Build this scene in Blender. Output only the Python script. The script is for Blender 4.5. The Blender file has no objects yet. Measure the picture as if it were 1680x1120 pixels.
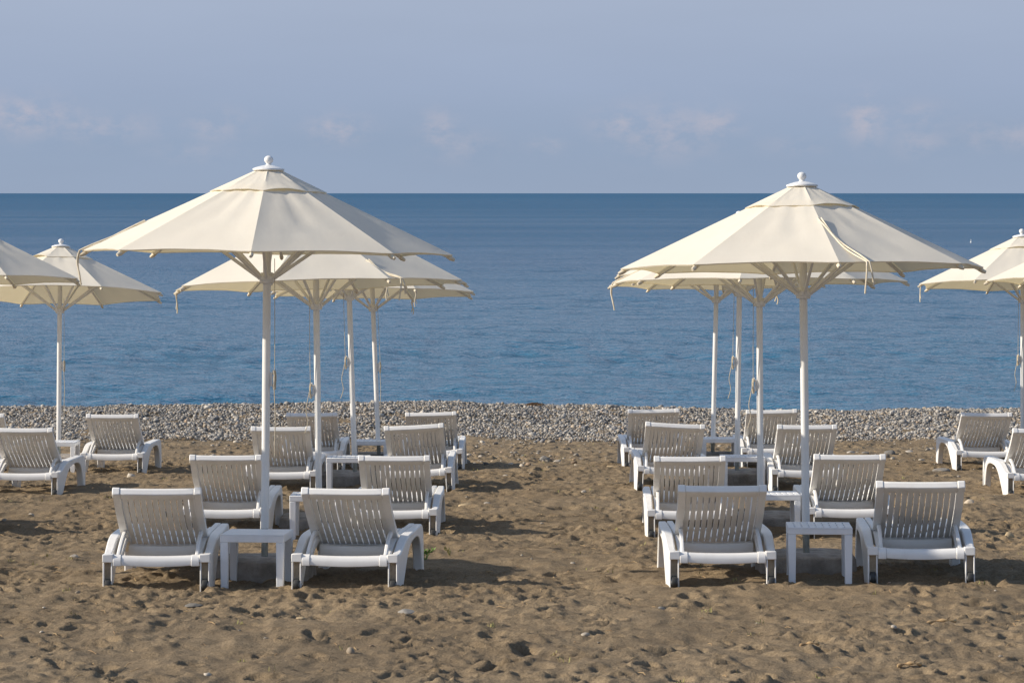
import bpy, math, random
import numpy as np
from mathutils import Vector, Matrix, Euler

R = math.radians
sc = bpy.context.scene
COL = sc.collection

# ------------------------------------------------------------------ camera
FPX = 4860.0                      # focal length in pixels of the 1680 px wide photograph
HOR = 317.0                       # row of the horizon
CAMZ = 2.4
cam_d = bpy.data.cameras.new('camera')
cam = bpy.data.objects.new('camera', cam_d)
COL.objects.link(cam)
cam.location = (0, 0, CAMZ)
cam.rotation_euler = (R(90), 0, R(0.0))
cam_d.sensor_width = 36.0
cam_d.lens = 36.0 * FPX / 1680.0
cam_d.shift_y = -(560.0 - HOR) / 1680.0
cam_d.clip_start = 0.1
cam_d.clip_end = 200000.0
sc.camera = cam

# ------------------------------------------------------------------ light
SUN_EL, SUN_AZ = R(27.0), R(4.5)  # sun low on the left, a little behind the camera
S = Vector((-math.cos(SUN_AZ) * math.cos(SUN_EL), -math.sin(SUN_AZ) * math.cos(SUN_EL), math.sin(SUN_EL)))
sun_d = bpy.data.lights.new('sun', 'SUN')
sun_d.energy = 4.2
sun_d.angle = R(0.53)
sun_d.color = (1.0, 0.9, 0.76)
sun = bpy.data.objects.new('sun', sun_d)
sun.rotation_euler = (-S).to_track_quat('-Z', 'Y').to_euler()
sun.location = (-30, -5, 20)
COL.objects.link(sun)

sc.view_settings.view_transform = 'Standard'
sc.view_settings.look = 'None'
EXPOSURE = 0.5
sc.view_settings.exposure = EXPOSURE
sc.view_settings.gamma = 1.0
sc.view_settings.use_curve_mapping = False

world = bpy.data.worlds.new('World')
sc.world = world
world.use_nodes = True
SKY_STRENGTH = 0.12


def build_world():
    nt = world.node_tree
    nt.nodes.clear()
    N = nt.nodes.new
    L = nt.links.new
    out = N('ShaderNodeOutputWorld')
    bg = N('ShaderNodeBackground')
    bg.inputs['Strength'].default_value = SKY_STRENGTH
    sky = N('ShaderNodeTexSky')
    sky.sky_type = 'NISHITA'
    sky.sun_disc = False
    sky.sun_elevation = SUN_EL
    sky.sun_rotation = math.atan2(S.x, S.y)
    sky.air_density = 1.0
    sky.dust_density = 0.6
    sky.ozone_density = 1.5
    tc = N('ShaderNodeTexCoord')
    sep = N('ShaderNodeSeparateXYZ')
    L(tc.outputs['Generated'], sep.inputs[0])
    # low hazy band over the sea, a grey lavender blue
    ramp = N('ShaderNodeValToRGB')
    cr = ramp.color_ramp
    cr.elements[0].position = 0.0
    k = 1.0 / SKY_STRENGTH / 2 ** EXPOSURE

    def c(r, g, b):
        return (r * k, g * k, b * k, 1)
    cr.elements[0].color = c(.310, .385, .520)
    cr.elements[1].position = 1.0
    cr.elements[1].color = c(.36, .47, .66)
    for p, col in ((.05, c(.300, .380, .520)), (.11, c(.340, .415, .565)), (.19, c(.375, .445, .585)), (.5, c(.39, .475, .63))):
        e = cr.elements.new(p)
        e.color = col
    mz = N('ShaderNodeMath')
    mz.operation = 'MULTIPLY'
    mz.inputs[1].default_value = 3.0
    L(sep.outputs['Z'], mz.inputs[0])
    L(mz.outputs[0], ramp.inputs[0])
    # small faint cumulus far out over the sea
    dv = N('ShaderNodeMath'); dv.operation = 'DIVIDE'
    L(sep.outputs['X'], dv.inputs[0]); L(sep.outputs['Y'], dv.inputs[1])
    cmb = N('ShaderNodeCombineXYZ')
    L(dv.outputs[0], cmb.inputs[0]); L(sep.outputs['Z'], cmb.inputs[1])
    mp = N('ShaderNodeMapping')
    mp.inputs['Scale'].default_value = (95, 150, 1)
    mp.inputs['Location'].default_value = (3.3, 1.7, 0)
    L(cmb.outputs[0], mp.inputs[0])
    nz = N('ShaderNodeTexNoise')
    nz.inputs['Scale'].default_value = 1.0
    nz.inputs['Detail'].default_value = 7.0
    nz.inputs['Roughness'].default_value = 0.6
    L(mp.outputs[0], nz.inputs['Vector'])
    mr = N('ShaderNodeMapRange')
    mr.inputs['From Min'].default_value = 0.40
    mr.inputs['From Max'].default_value = 0.60
    L(nz.outputs['Fac'], mr.inputs['Value'])
    prev = None
    for az, el, wa, we, amp in ((-.166, .0255, .016, .0055, 1), (-.140, .022, .018, .004, .6), (-.100, .0225, .009, .0045, .6), (-.107, .014, .012, .003, .35),
                                (-.0585, .0215, .008, .0038, 1), (-.0245, .0215, .005, .0055, .8), (-.017, .016, .010, .0045, .45), (.012, .0165, .006, .003, .4),
                                (.038, .0235, .009, .005, .75), (.052, .021, .014, .0075, .75), (.068, .0235, .008, .0045, .8), (.0945, .016, .010, .003, .3),
                                (.1195, .0245, .006, .0065, 1), (.137, .0255, .009, .004, .55), (.138, .017, .008, .0045, .5), (.158, .0195, .006, .004, .5), (.171, .019, .007, .0035, .6)):
        d1 = N('ShaderNodeMath'); d1.operation = 'SUBTRACT'; d1.inputs[1].default_value = az; L(dv.outputs[0], d1.inputs[0])
        d2 = N('ShaderNodeMath'); d2.operation = 'DIVIDE'; d2.inputs[1].default_value = wa; L(d1.outputs[0], d2.inputs[0])
        d3 = N('ShaderNodeMath'); d3.operation = 'POWER'; d3.inputs[1].default_value = 2; L(d2.outputs[0], d3.inputs[0])
        e1 = N('ShaderNodeMath'); e1.operation = 'SUBTRACT'; e1.inputs[1].default_value = el; L(sep.outputs['Z'], e1.inputs[0])
        e2 = N('ShaderNodeMath'); e2.operation = 'DIVIDE'; e2.inputs[1].default_value = we; L(e1.outputs[0], e2.inputs[0])
        e3 = N('ShaderNodeMath'); e3.operation = 'POWER'; e3.inputs[1].default_value = 2; L(e2.outputs[0], e3.inputs[0])
        sm = N('ShaderNodeMath'); sm.operation = 'ADD'; L(d3.outputs[0], sm.inputs[0]); L(e3.outputs[0], sm.inputs[1])
        ng = N('ShaderNodeMath'); ng.operation = 'MULTIPLY'; ng.inputs[1].default_value = -.8; L(sm.outputs[0], ng.inputs[0])
        ex = N('ShaderNodeMath'); ex.operation = 'EXPONENT'; L(ng.outputs[0], ex.inputs[0])
        am = N('ShaderNodeMath'); am.operation = 'MULTIPLY'; am.inputs[1].default_value = amp; L(ex.outputs[0], am.inputs[0])
        if prev is None:
            prev = am
        else:
            ad = N('ShaderNodeMath'); ad.operation = 'MAXIMUM'; L(prev.outputs[0], ad.inputs[0]); L(am.outputs[0], ad.inputs[1]); prev = ad
    band = prev
    mm = N('ShaderNodeMath'); mm.operation = 'MULTIPLY'
    L(mr.outputs[0], mm.inputs[0]); L(band.outputs[0], mm.inputs[1])
    m2 = N('ShaderNodeMath'); m2.operation = 'MULTIPLY'; m2.inputs[1].default_value = 0.68
    L(mm.outputs[0], m2.inputs[0])
    # broad, very faint unevenness of the haze
    mp2 = N('ShaderNodeMapping'); mp2.inputs['Scale'].default_value = (9, 40, 1)
    L(cmb.outputs[0], mp2.inputs[0])
    nz2 = N('ShaderNodeTexNoise'); nz2.inputs['Scale'].default_value = 1.0; nz2.inputs['Detail'].default_value = 3.0
    L(mp2.outputs[0], nz2.inputs['Vector'])
    mr2 = N('ShaderNodeMapRange'); mr2.inputs['To Min'].default_value = .95; mr2.inputs['To Max'].default_value = 1.05
    L(nz2.outputs['Fac'], mr2.inputs['Value'])
    vm = N('ShaderNodeVectorMath'); vm.operation = 'SCALE'
    L(ramp.outputs[0], vm.inputs[0]); L(mr2.outputs[0], vm.inputs['Scale'])
    cl = N('ShaderNodeMix'); cl.data_type = 'RGBA'
    L(m2.outputs[0], cl.inputs['Factor']); L(vm.outputs[0], cl.inputs['A'])
    cl.inputs['B'].default_value = c(.505, .485, .555)
    # hand over to the physical sky higher up
    fac = N('ShaderNodeMapRange')
    fac.interpolation_type = 'SMOOTHSTEP'
    fac.inputs['From Min'].default_value = 0.18
    fac.inputs['From Max'].default_value = 0.62
    fac.inputs['To Min'].default_value = 0.0
    fac.inputs['To Max'].default_value = 1.0
    L(sep.outputs['Z'], fac.inputs['Value'])
    mx = N('ShaderNodeMix'); mx.data_type = 'RGBA'
    L(fac.outputs[0], mx.inputs['Factor']); L(cl.outputs['Result'], mx.inputs['A']); L(sky.outputs[0], mx.inputs['B'])
    L(mx.outputs['Result'], bg.inputs['Color'])
    L(bg.outputs[0], out.inputs[0])


build_world()

# ------------------------------------------------------------------ helpers
def tag(o, label=None, cat=None, group=None, kind=None):
    if label: o['label'] = label
    if cat: o['category'] = cat
    if group: o['group'] = group
    if kind: o['kind'] = kind
    return o


def empty(name, loc=(0, 0, 0), rot=(0, 0, 0)):
    o = bpy.data.objects.new(name, None)
    o.empty_display_size = .2
    o.location = loc
    o.rotation_euler = rot
    COL.objects.link(o)
    return o


class MB:
    """collects shapes into one mesh"""
    def __init__(self):
        self.v = []
        self.f = []

    def add(self, verts, faces):
        n = len(self.v)
        self.v += [tuple(p) for p in verts]
        self.f += [tuple(i + n for i in f) for f in faces]

    def box(self, x0, x1, y0, y1, z0, z1, m=None):
        vs = [Vector((x, y, z)) for x in (x0, x1) for y in (y0, y1) for z in (z0, z1)]
        if m: vs = [m @ p for p in vs]
        self.add(vs, [(0, 1, 3, 2), (4, 6, 7, 5), (0, 4, 5, 1), (2, 3, 7, 6), (0, 2, 6, 4), (1, 5, 7, 3)])

    def prism_x(self, prof, x0, x1, fn=None):
        """polygon in (y, z), anticlockwise or not, extruded along x"""
        n = len(prof)
        vs = [Vector((x0, y, z)) for y, z in prof] + [Vector((x1, y, z)) for y, z in prof]
        if fn: vs = [fn(p) for p in vs]
        fs = [tuple(range(n)), tuple(range(2 * n - 1, n - 1, -1))]
        for i in range(n):
            j = (i + 1) % n
            fs.append((i, i + n, j + n, j))
        self.add(vs, fs)

    def loft(self, rings, caps=True, closed=True):
        n = len(rings[0])
        vs = [p for r in rings for p in r]
        fs = []
        for a in range(len(rings) - 1):
            for i in range(n if closed else n - 1):
                j = (i + 1) % n
                fs.append((a * n + i, a * n + j, (a + 1) * n + j, (a + 1) * n + i))
        if caps and closed:
            fs.append(tuple(range(n - 1, -1, -1)))
            fs.append(tuple((len(rings) - 1) * n + i for i in range(n)))
        self.add(vs, fs)

    def sweep(self, pts, w, h, seg=None, up=Vector((1, 0, 0))):
        """bar (seg None: w x h rectangle) or round tube of radius w along pts"""
        pts = [Vector(p) for p in pts]
        rings = []
        for i, p in enumerate(pts):
            a = pts[max(i - 1, 0)]
            b = pts[min(i + 1, len(pts) - 1)]
            t = (b - a).normalized()
            s = t.cross(up)
            if s.length < 1e-4: s = t.cross(Vector((0, 1, 0)))
            s.normalize()
            u = s.cross(t).normalized()
            if seg:
                ww = w[i] if isinstance(w, (list, tuple)) else w
                rings.append([p + (math.cos(q) * s + math.sin(q) * u) * ww for q in [2 * math.pi * k / seg for k in range(seg)]])
            else:
                rings.append([p + s * (sx * h / 2) + u * (sy * w / 2) for sx, sy in ((-1, -1), (1, -1), (1, 1), (-1, 1))])
        self.loft(rings)

    def lathe(self, prof, seg=24, m=None):
        rings = []
        for r, z in prof:
            ring = [Vector((r * math.cos(2 * math.pi * k / seg), r * math.sin(2 * math.pi * k / seg), z)) for k in range(seg)]
            if m: ring = [m @ p for p in ring]
            rings.append(ring)
        self.loft(rings)

    def build(self, name, mat, parent=None, smooth=None, bevel=0.0, seg=2, loc=None):
        me = bpy.data.meshes.new(name)
        me.from_pydata(self.v, [], self.f)
        me.validate()
        import bmesh
        bm = bmesh.new(); bm.from_mesh(me)
        bmesh.ops.recalc_face_normals(bm, faces=bm.faces)
        bm.to_mesh(me); bm.free()
        me.materials.append(mat)
        o = bpy.data.objects.new(name, me)
        COL.objects.link(o)
        if parent: o.parent = parent
        if loc: o.location = loc
        if bevel:
            b = o.modifiers.new('bevel', 'BEVEL'); b.width = bevel; b.segments = seg; b.limit_method = 'ANGLE'; b.angle_limit = R(40)
            b.harden_normals = False
        if smooth:
            shade(o, smooth)
        return o


def shade(o, ang=40):
    me = o.data
    me.polygons.foreach_set('use_smooth', [True] * len(me.polygons))
    try:
        me.set_sharp_from_angle(angle=R(ang))
    except Exception:
        pass


def copy_tree(o, parent=None):
    c = o.copy()
    COL.objects.link(c)
    if parent:
        c.parent = parent
    for ch in list(o.children):
        copy_tree(ch, c)
    return c


# ------------------------------------------------------------------ noise
def _hash(ix, iy, seed):
    h = (ix.astype(np.int64) * 374761393 + iy.astype(np.int64) * 668265263 + seed * 1442695041) & 0xFFFFFFFF
    h = ((h ^ (h >> 13)) * 1274126177) & 0xFFFFFFFF
    return ((h ^ (h >> 16)) & 0xFFFF) / 65535.0


def perlin(x, y, seed=0):
    ix = np.floor(x); iy = np.floor(y)
    fx = x - ix; fy = y - iy
    u = fx * fx * fx * (fx * (fx * 6 - 15) + 10)
    v = fy * fy * fy * (fy * (fy * 6 - 15) + 10)

    def g(a, b, dx, dy):
        t = _hash(a, b, seed) * 2 * np.pi
        return np.cos(t) * dx + np.sin(t) * dy
    n00 = g(ix, iy, fx, fy); n10 = g(ix + 1, iy, fx - 1, fy)
    n01 = g(ix, iy + 1, fx, fy - 1); n11 = g(ix + 1, iy + 1, fx - 1, fy - 1)
    return ((n00 * (1 - u) + n10 * u) * (1 - v) + (n01 * (1 - u) + n11 * u) * v) * 1.5


def fbm(x, y, oct=4, seed=0, gain=.5):
    s = 0; a = 1.0; f = 1.0
    for k in range(oct):
        s = s + a * perlin(x * f, y * f, seed + k * 17)
        a *= gain; f *= 2.03
    return s


# ------------------------------------------------------------------ materials
def mat(name):
    m = bpy.data.materials.new(name)
    m.use_nodes = True
    nt = m.node_tree
    p = nt.nodes['Principled BSDF']
    return m, nt, p


def node(nt, typ, **kw):
    n = nt.nodes.new(typ)
    for k, v in kw.items():
        if k.startswith('_'):
            setattr(n, k[1:], v)
        else:
            n.inputs[k.replace('__', ' ')].default_value = v
    return n


def noise_mix(nt, p, c0, c1, scale, lo=.35, hi=.65, detail=6, coord='Object', stretch=None):
    tc = node(nt, 'ShaderNodeTexCoord')
    src = tc.outputs[coord]
    if stretch:
        mp = node(nt, 'ShaderNodeMapping'); mp.inputs['Scale'].default_value = stretch
        nt.links.new(src, mp.inputs[0]); src = mp.outputs[0]
    n = node(nt, 'ShaderNodeTexNoise', Scale=scale, Detail=detail, Roughness=.6)
    nt.links.new(src, n.inputs['Vector'])
    mr = node(nt, 'ShaderNodeMapRange'); mr.inputs['From Min'].default_value = lo; mr.inputs['From Max'].default_value = hi
    nt.links.new(n.outputs['Fac'], mr.inputs['Value'])
    mx = node(nt, 'ShaderNodeMix', _data_type='RGBA')
    mx.inputs['A'].default_value = (*c0, 1); mx.inputs['B'].default_value = (*c1, 1)
    nt.links.new(mr.outputs[0], mx.inputs['Factor'])
    nt.links.new(mx.outputs['Result'], p.inputs['Base Color'])
    return src, mx


def add_bump(nt, p, src, scale, strength, dist, detail=6, rough=.6):
    n = node(nt, 'ShaderNodeTexNoise', Scale=scale, Detail=detail, Roughness=rough)
    nt.links.new(src, n.inputs['Vector'])
    b = node(nt, 'ShaderNodeBump', Strength=strength, Distance=dist)
    nt.links.new(n.outputs['Fac'], b.inputs['Height'])
    nt.links.new(b.outputs[0], p.inputs['Normal'])
    return b


def simple(name, c0, c1, scale, rough, bump=None, spec=.5, metal=0.0, lo=.35, hi=.65):
    m, nt, p = mat(name)
    src, _ = noise_mix(nt, p, c0, c1, scale, lo, hi)
    p.inputs['Roughness'].default_value = rough
    p.inputs['Specular IOR Level'].default_value = spec
    p.inputs['Metallic'].default_value = metal
    if bump:
        add_bump(nt, p, src, *bump)
    return m


M_PLASTIC = simple('white_plastic', (.83, .815, .785), (.74, .72, .68), 9, .42, (60, .06, .002), lo=.45, hi=.8)
M_DUSTY_SHADE = simple('dusty_shaded_plastic', (.46, .38, .28), (.34, .275, .195), 25, .7, spec=.2)  # brown shade of the hollow rear legs put into the colour, with some dirt
M_TABLE = simple('white_table_plastic', (.78, .785, .79), (.70, .70, .69), 7, .45, (60, .06, .002), lo=.45, hi=.8)
M_WHEEL = simple('dark_rubber', (.03, .03, .03), (.05, .05, .045), 30, .6)
M_PIN = simple('grey_metal_pin', (.22, .21, .2), (.14, .13, .12), 40, .5, metal=.6)
M_PAINT = simple('white_painted_metal', (.80, .79, .77), (.72, .71, .68), 5, .35, (40, .04, .002))
M_STEEL = simple('galvanised_steel', (.42, .45, .43), (.26, .29, .28), 14, .38, (60, .1, .002), metal=.75)
M_CONC = simple('rough_concrete', (.40, .36, .315), (.24, .215, .185), 11, .9, (45, .7, .012), spec=.2)
M_ROPE = simple('cream_rope', (.62, .55, .43), (.45, .39, .29), 90, .9, (160, .8, .004), spec=.1)
M_STRAP = simple('cream_strap', (.74, .66, .52), (.62, .54, .40), 30, .85, spec=.15)


def make_canvas():
    m, nt, p = mat('cream_canvas')
    src, mx = noise_mix(nt, p, (.87, .815, .70), (.83, .77, .655), 3.5, .3, .75)
    p.inputs['Roughness'].default_value = .8
    p.inputs['Specular IOR Level'].default_value = .2
    w = node(nt, 'ShaderNodeTexNoise', Scale=420.0, Detail=2.0)
    nt.links.new(src, w.inputs['Vector'])
    n = node(nt, 'ShaderNodeTexNoise', Scale=7.0, Detail=4.0, Roughness=.55)
    n.inputs['Distortion'].default_value = .2
    nt.links.new(src, n.inputs['Vector'])
    b1 = node(nt, 'ShaderNodeBump', Strength=.14, Distance=.02)
    nt.links.new(n.outputs['Fac'], b1.inputs['Height'])
    b2 = node(nt, 'ShaderNodeBump', Strength=.12, Distance=.001)
    nt.links.new(w.outputs['Fac'], b2.inputs['Height'])
    nt.links.new(b1.outputs[0], b2.inputs['Normal'])
    nt.links.new(b2.outputs[0], p.inputs['Normal'])
    tr = node(nt, 'ShaderNodeBsdfTranslucent')
    tr.inputs['Color'].default_value = (.88, .76, .47, 1)
    ms = node(nt, 'ShaderNodeMixShader')
    ms.inputs[0].default_value = .26
    out = nt.nodes['Material Output']
    nt.links.new(p.outputs[0], ms.inputs[1]); nt.links.new(tr.outputs[0], ms.inputs[2])
    nt.links.new(ms.outputs[0], out.inputs[0])
    return m


M_CANVAS = make_canvas()


def make_sand():
    m, nt, p = mat('beach_sand')
    L = nt.links.new
    tc = node(nt, 'ShaderNodeTexCoord')
    o = tc.outputs['Object']
    n1 = node(nt, 'ShaderNodeTexNoise', Scale=.55, Detail=5.0, Roughness=.6); L(o, n1.inputs['Vector'])
    n2 = node(nt, 'ShaderNodeTexNoise', Scale=9.0, Detail=6.0, Roughness=.65); L(o, n2.inputs['Vector'])
    n3 = node(nt, 'ShaderNodeTexNoise', Scale=70.0, Detail=5.0, Roughness=.75); L(o, n3.inputs['Vector'])
    mr1 = node(nt, 'ShaderNodeMapRange'); mr1.inputs['From Min'].default_value = .38; mr1.inputs['From Max'].default_value = .62; L(n1.outputs['Fac'], mr1.inputs['Value'])
    mr2 = node(nt, 'ShaderNodeMapRange'); mr2.inputs['From Min'].default_value = .36; mr2.inputs['From Max'].default_value = .66; L(n2.outputs['Fac'], mr2.inputs['Value'])
    a = node(nt, 'ShaderNodeMix', _data_type='RGBA'); a.inputs['A'].default_value = (.212, .159, .099, 1); a.inputs['B'].default_value = (.268, .204, .129, 1); L(mr1.outputs[0], a.inputs['Factor'])
    b = node(nt, 'ShaderNodeMix', _data_type='RGBA'); b.inputs['B'].default_value = (.158, .115, .071, 1); L(a.outputs['Result'], b.inputs['A'])
    m05 = node(nt, 'ShaderNodeMath', _operation='MULTIPLY'); m05.inputs[1].default_value = .55; L(mr2.outputs[0], m05.inputs[0]); L(m05.outputs[0], b.inputs['Factor'])
    # grain
    g = node(nt, 'ShaderNodeMapRange'); g.inputs['From Min'].default_value = .3; g.inputs['From Max'].default_value = .7; g.inputs['To Min'].default_value = .62; g.inputs['To Max'].default_value = 1.34; L(n3.outputs['Fac'], g.inputs['Value'])
    sc_ = node(nt, 'ShaderNodeVectorMath', _operation='SCALE'); L(b.outputs['Result'], sc_.inputs[0]); L(g.outputs[0], sc_.inputs['Scale'])
    L(sc_.outputs[0], p.inputs['Base Color'])
    p.inputs['Roughness'].default_value = .95
    p.inputs['Specular IOR Level'].default_value = .12
    nb = node(nt, 'ShaderNodeTexNoise', Scale=55.0, Detail=5.0, Roughness=.7); L(o, nb.inputs['Vector'])
    bp = node(nt, 'ShaderNodeBump', Strength=.75, Distance=.014); L(nb.outputs['Fac'], bp.inputs['Height'])
    L(bp.outputs[0], p.inputs['Normal'])
    return m


M_SAND = make_sand()


def make_stone(name):
    m, nt, p = mat(name)
    L = nt.links.new
    at = node(nt, 'ShaderNodeAttribute'); at.attribute_name = 'Col'
    tc = node(nt, 'ShaderNodeTexCoord')
    n = node(nt, 'ShaderNodeTexNoise', Scale=45.0, Detail=4.0); L(tc.outputs['Object'], n.inputs['Vector'])
    g = node(nt, 'ShaderNodeMapRange'); g.inputs['From Min'].default_value = .3; g.inputs['From Max'].default_value = .7; g.inputs['To Min'].default_value = .82; g.inputs['To Max'].default_value = 1.15; L(n.outputs['Fac'], g.inputs['Value'])
    v = node(nt, 'ShaderNodeVectorMath', _operation='SCALE'); L(at.outputs['Color'], v.inputs[0]); L(g.outputs[0], v.inputs['Scale'])
    L(v.outputs[0], p.inputs['Base Color'])
    p.inputs['Roughness'].default_value = .75
    p.inputs['Specular IOR Level'].default_value = .3
    return m


M_PEB = make_stone('beach_pebble')


def make_water():
    m, nt, p = mat('sea_water')
    L = nt.links.new
    nt.nodes.remove(p)
    out = nt.nodes['Material Output']
    tc = node(nt, 'ShaderNodeTexCoord')
    o = tc.outputs['Object']
    sep = node(nt, 'ShaderNodeSeparateXYZ'); L(o, sep.inputs[0])
    # slow patches of bluer and greener water
    mp0 = node(nt, 'ShaderNodeMapping'); mp0.inputs['Scale'].default_value = (.012, .03, 1); L(o, mp0.inputs[0])
    n0 = node(nt, 'ShaderNodeTexNoise', Scale=1.0, Detail=4.0); L(mp0.outputs[0], n0.inputs['Vector'])
    mx = node(nt, 'ShaderNodeMix', _data_type='RGBA')
    mx.inputs['A'].default_value = (.025, .098, .190, 1); mx.inputs['B'].default_value = (.032, .118, .216, 1)
    L(n0.outputs['Fac'], mx.inputs['Factor'])

    def layer(sx, sy, detail, dist, strength, prev=None, rot=0.0):
        mp = node(nt, 'ShaderNodeMapping'); mp.inputs['Scale'].default_value = (sx, sy, 1); mp.inputs['Rotation'].default_value = (0, 0, rot)
        L(o, mp.inputs[0])
        n = node(nt, 'ShaderNodeTexNoise', Scale=1.0, Detail=detail, Roughness=.55); L(mp.outputs[0], n.inputs['Vector'])
        b = node(nt, 'ShaderNodeBump', Strength=strength, Distance=dist); L(n.outputs['Fac'], b.inputs['Height'])
        if prev: L(prev.outputs[0], b.inputs['Normal'])
        return b
    b = layer(.9, 2.4, 4.0, .16, .8, None, .12)
    b = layer(2.6, 6.0, 3.0, .10, 1.0, b, -.1)
    b = layer(7.0, 13.0, 2.0, .03, 1.0, b, .2)
    sh = node(nt, 'ShaderNodeMapRange'); sh.inputs['From Min'].default_value = 48.0; sh.inputs['From Max'].default_value = 170.0
    L(sep.outputs['Y'], sh.inputs['Value'])
    shm = node(nt, 'ShaderNodeMix', _data_type='RGBA'); shm.inputs['A'].default_value = (.038, .150, .238, 1); L(mx.outputs['Result'], shm.inputs['B']); L(sh.outputs[0], shm.inputs['Factor'])
    df = node(nt, 'ShaderNodeBsdfDiffuse'); L(shm.outputs['Result'], df.inputs['Color']); L(b.outputs[0], df.inputs['Normal'])
    gl = node(nt, 'ShaderNodeBsdfGlossy'); gl.inputs['Roughness'].default_value = .10; L(b.outputs[0], gl.inputs['Normal'])
    fr = node(nt, 'ShaderNodeFresnel'); fr.inputs['IOR'].default_value = 1.333; L(b.outputs[0], fr.inputs['Normal'])
    # calm by the shore, roughened by wind further out, so the mean reflectance drops with distance from the beach
    lg = node(nt, 'ShaderNodeMath', _operation='LOGARITHM'); lg.inputs[1].default_value = 10.0; L(sep.outputs['Y'], lg.inputs[0])
    mr = node(nt, 'ShaderNodeValToRGB')
    e = mr.color_ramp.elements
    e[0].position = 0.0; e[0].color = (1.75,) * 3 + (1,)
    e[1].position = 1.0; e[1].color = (.20,) * 3 + (1,)
    q = mr.color_ramp.elements.new(.18); q.color = (1.7,) * 3 + (1,)
    q = mr.color_ramp.elements.new(.36); q.color = (1.0,) * 3 + (1,)
    q = mr.color_ramp.elements.new(.65); q.color = (.48,) * 3 + (1,)
    lr = node(nt, 'ShaderNodeMapRange'); lr.inputs['From Min'].default_value = 1.7; lr.inputs['From Max'].default_value = 3.6
    L(lg.outputs[0], lr.inputs['Value']); L(lr.outputs[0], mr.inputs[0])
    # faint wind lanes
    mp1 = node(nt, 'ShaderNodeMapping'); mp1.inputs['Scale'].default_value = (.004, .035, 1); L(o, mp1.inputs[0])
    n1 = node(nt, 'ShaderNodeTexNoise', Scale=1.0, Detail=5.0, Roughness=.6); L(mp1.outputs[0], n1.inputs['Vector'])
    r1 = node(nt, 'ShaderNodeMapRange'); r1.inputs['From Min'].default_value = .3; r1.inputs['From Max'].default_value = .7; r1.inputs['To Min'].default_value = .75; r1.inputs['To Max'].default_value = 1.25
    L(n1.outputs['Fac'], r1.inputs['Value'])
    f1 = node(nt, 'ShaderNodeMath', _operation='MULTIPLY'); L(fr.outputs[0], f1.inputs[0]); L(mr.outputs[0], f1.inputs[1])
    f2 = node(nt, 'ShaderNodeMath', _operation='MULTIPLY'); L(f1.outputs[0], f2.inputs[0]); L(r1.outputs[0], f2.inputs[1])
    ms = node(nt, 'ShaderNodeMixShader'); L(f2.outputs[0], ms.inputs[0]); L(df.outputs[0], ms.inputs[1]); L(gl.outputs[0], ms.inputs[2])
    L(ms.outputs[0], out.inputs[0])
    return m


M_SEA = make_water()

# ------------------------------------------------------------------ ground
PROF_Y = [-40, 6, 13, 18, 22.3, 26.8, 31.4, 34.5, 38.5, 39.9, 41.3, 42.8, 43.6, 45, 50, 80, 140]
PROF_Z = [.5, .16, .05, 0, -.185, -.30, -.535, -.68, -.86, -.915, -.835, -.70, -.72, -.95, -1.75, -4.2, -8]


def prof(y):
    y = np.asarray(y, float)
    w = .5
    return (np.interp(y - w, PROF_Y, PROF_Z) + 2 * np.interp(y, PROF_Y, PROF_Z) + np.interp(y + w, PROF_Y, PROF_Z)) / 4


def at(px, y):
    return (px - 840.0) * y / FPX


def zat(py, y):
    return CAMZ - (py - HOR) * y / FPX


# name of place: (centre px of the rear legs, y of the rear legs, feet row, yaw deg, roll deg)
LOUNGERS = [
    (256, 18.0, 965, 0.5, 0.0, 'white sun lounger nearest the bottom left, with a square table on its right side'),
    (565, 18.0, 965, -4.7, 0.0, 'white front row sun lounger just right of the smooth square table'),
    (369, 22.3, 879, 0.0, 0.0, 'white sun lounger second in line behind the bottom left one, left of the thick pole'),
    (646, 22.3, 880, -1.0, 0.0, 'white sun lounger second from the front, on the left edge of the central aisle'),
    (460, 26.8, 810, 0.0, 0.0, 'white sun lounger seen between the front two poles of the left group, third row back'),
    (684, 26.8, 807, -0.5, 3.0, 'white sun lounger tipped slightly sideways, third row along the left edge of the aisle'),
    (512, 31.4, 771, 0.0, 0.5, 'white sun lounger farthest back behind the left group\'s second pole'),
    (709, 31.4, 770, -0.5, 1.5, 'white sun lounger farthest back on the left edge of the central aisle'),
    (1186, 18.05, 960, 0.0, 0.0, 'white sun lounger at the front of the right group, left of a slitted table'),
    (1512, 18.1, 953, -3.6, 0.3, 'white sun lounger in front row touching the right side of the slitted square table'),
    (1133, 22.3, 881, -1.5, 0.4, 'white sun lounger second from the front on the right side of the aisle'),
    (1395, 22.3, 878, -1.0, 0.0, 'white sun lounger just behind and right of the thickest right hand pole, second row'),
    (1103, 26.9, 804, 0.0, -2.9, 'white sun lounger with its top bar sloping down rightwards, third row right of the aisle'),
    (1325, 26.8, 807, 0.0, 0.0, 'white sun lounger behind the front pole of the right group, third row back'),
    (1074, 31.4, 765, 0.5, 1.0, 'white sun lounger farthest back beside the right edge of the aisle, before the pebbles'),
    (1268, 31.4, 766, 0.0, 1.0, 'white sun lounger farthest back behind the second pole of the right group'),
    (36, 26.8, 812, -2.0, 0.0, 'white sun lounger cut by the left border of the photo, nearer than its neighbour'),
    (183, 30.6, 776, -1.0, 0.0, 'white sun lounger standing alone right of the far left parasol pole'),
    (-37, 31.0, 774, 0.0, 0.0, 'white sun lounger of which only a sliver of back shows at the far left border'),
    (1619, 31.4, 771, 0.5, -0.5, 'white sun lounger in full view near the right border, before the pebble bank'),
    (1712, 26.8, 813, 0.0, 0.0, 'white sun lounger cut by the right border, showing only its sunlit side'),
    (-150, 22.4, 878, -1.0, 0.0, 'white sun lounger standing just outside the left border, its shadow reaching into view'),
]
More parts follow.
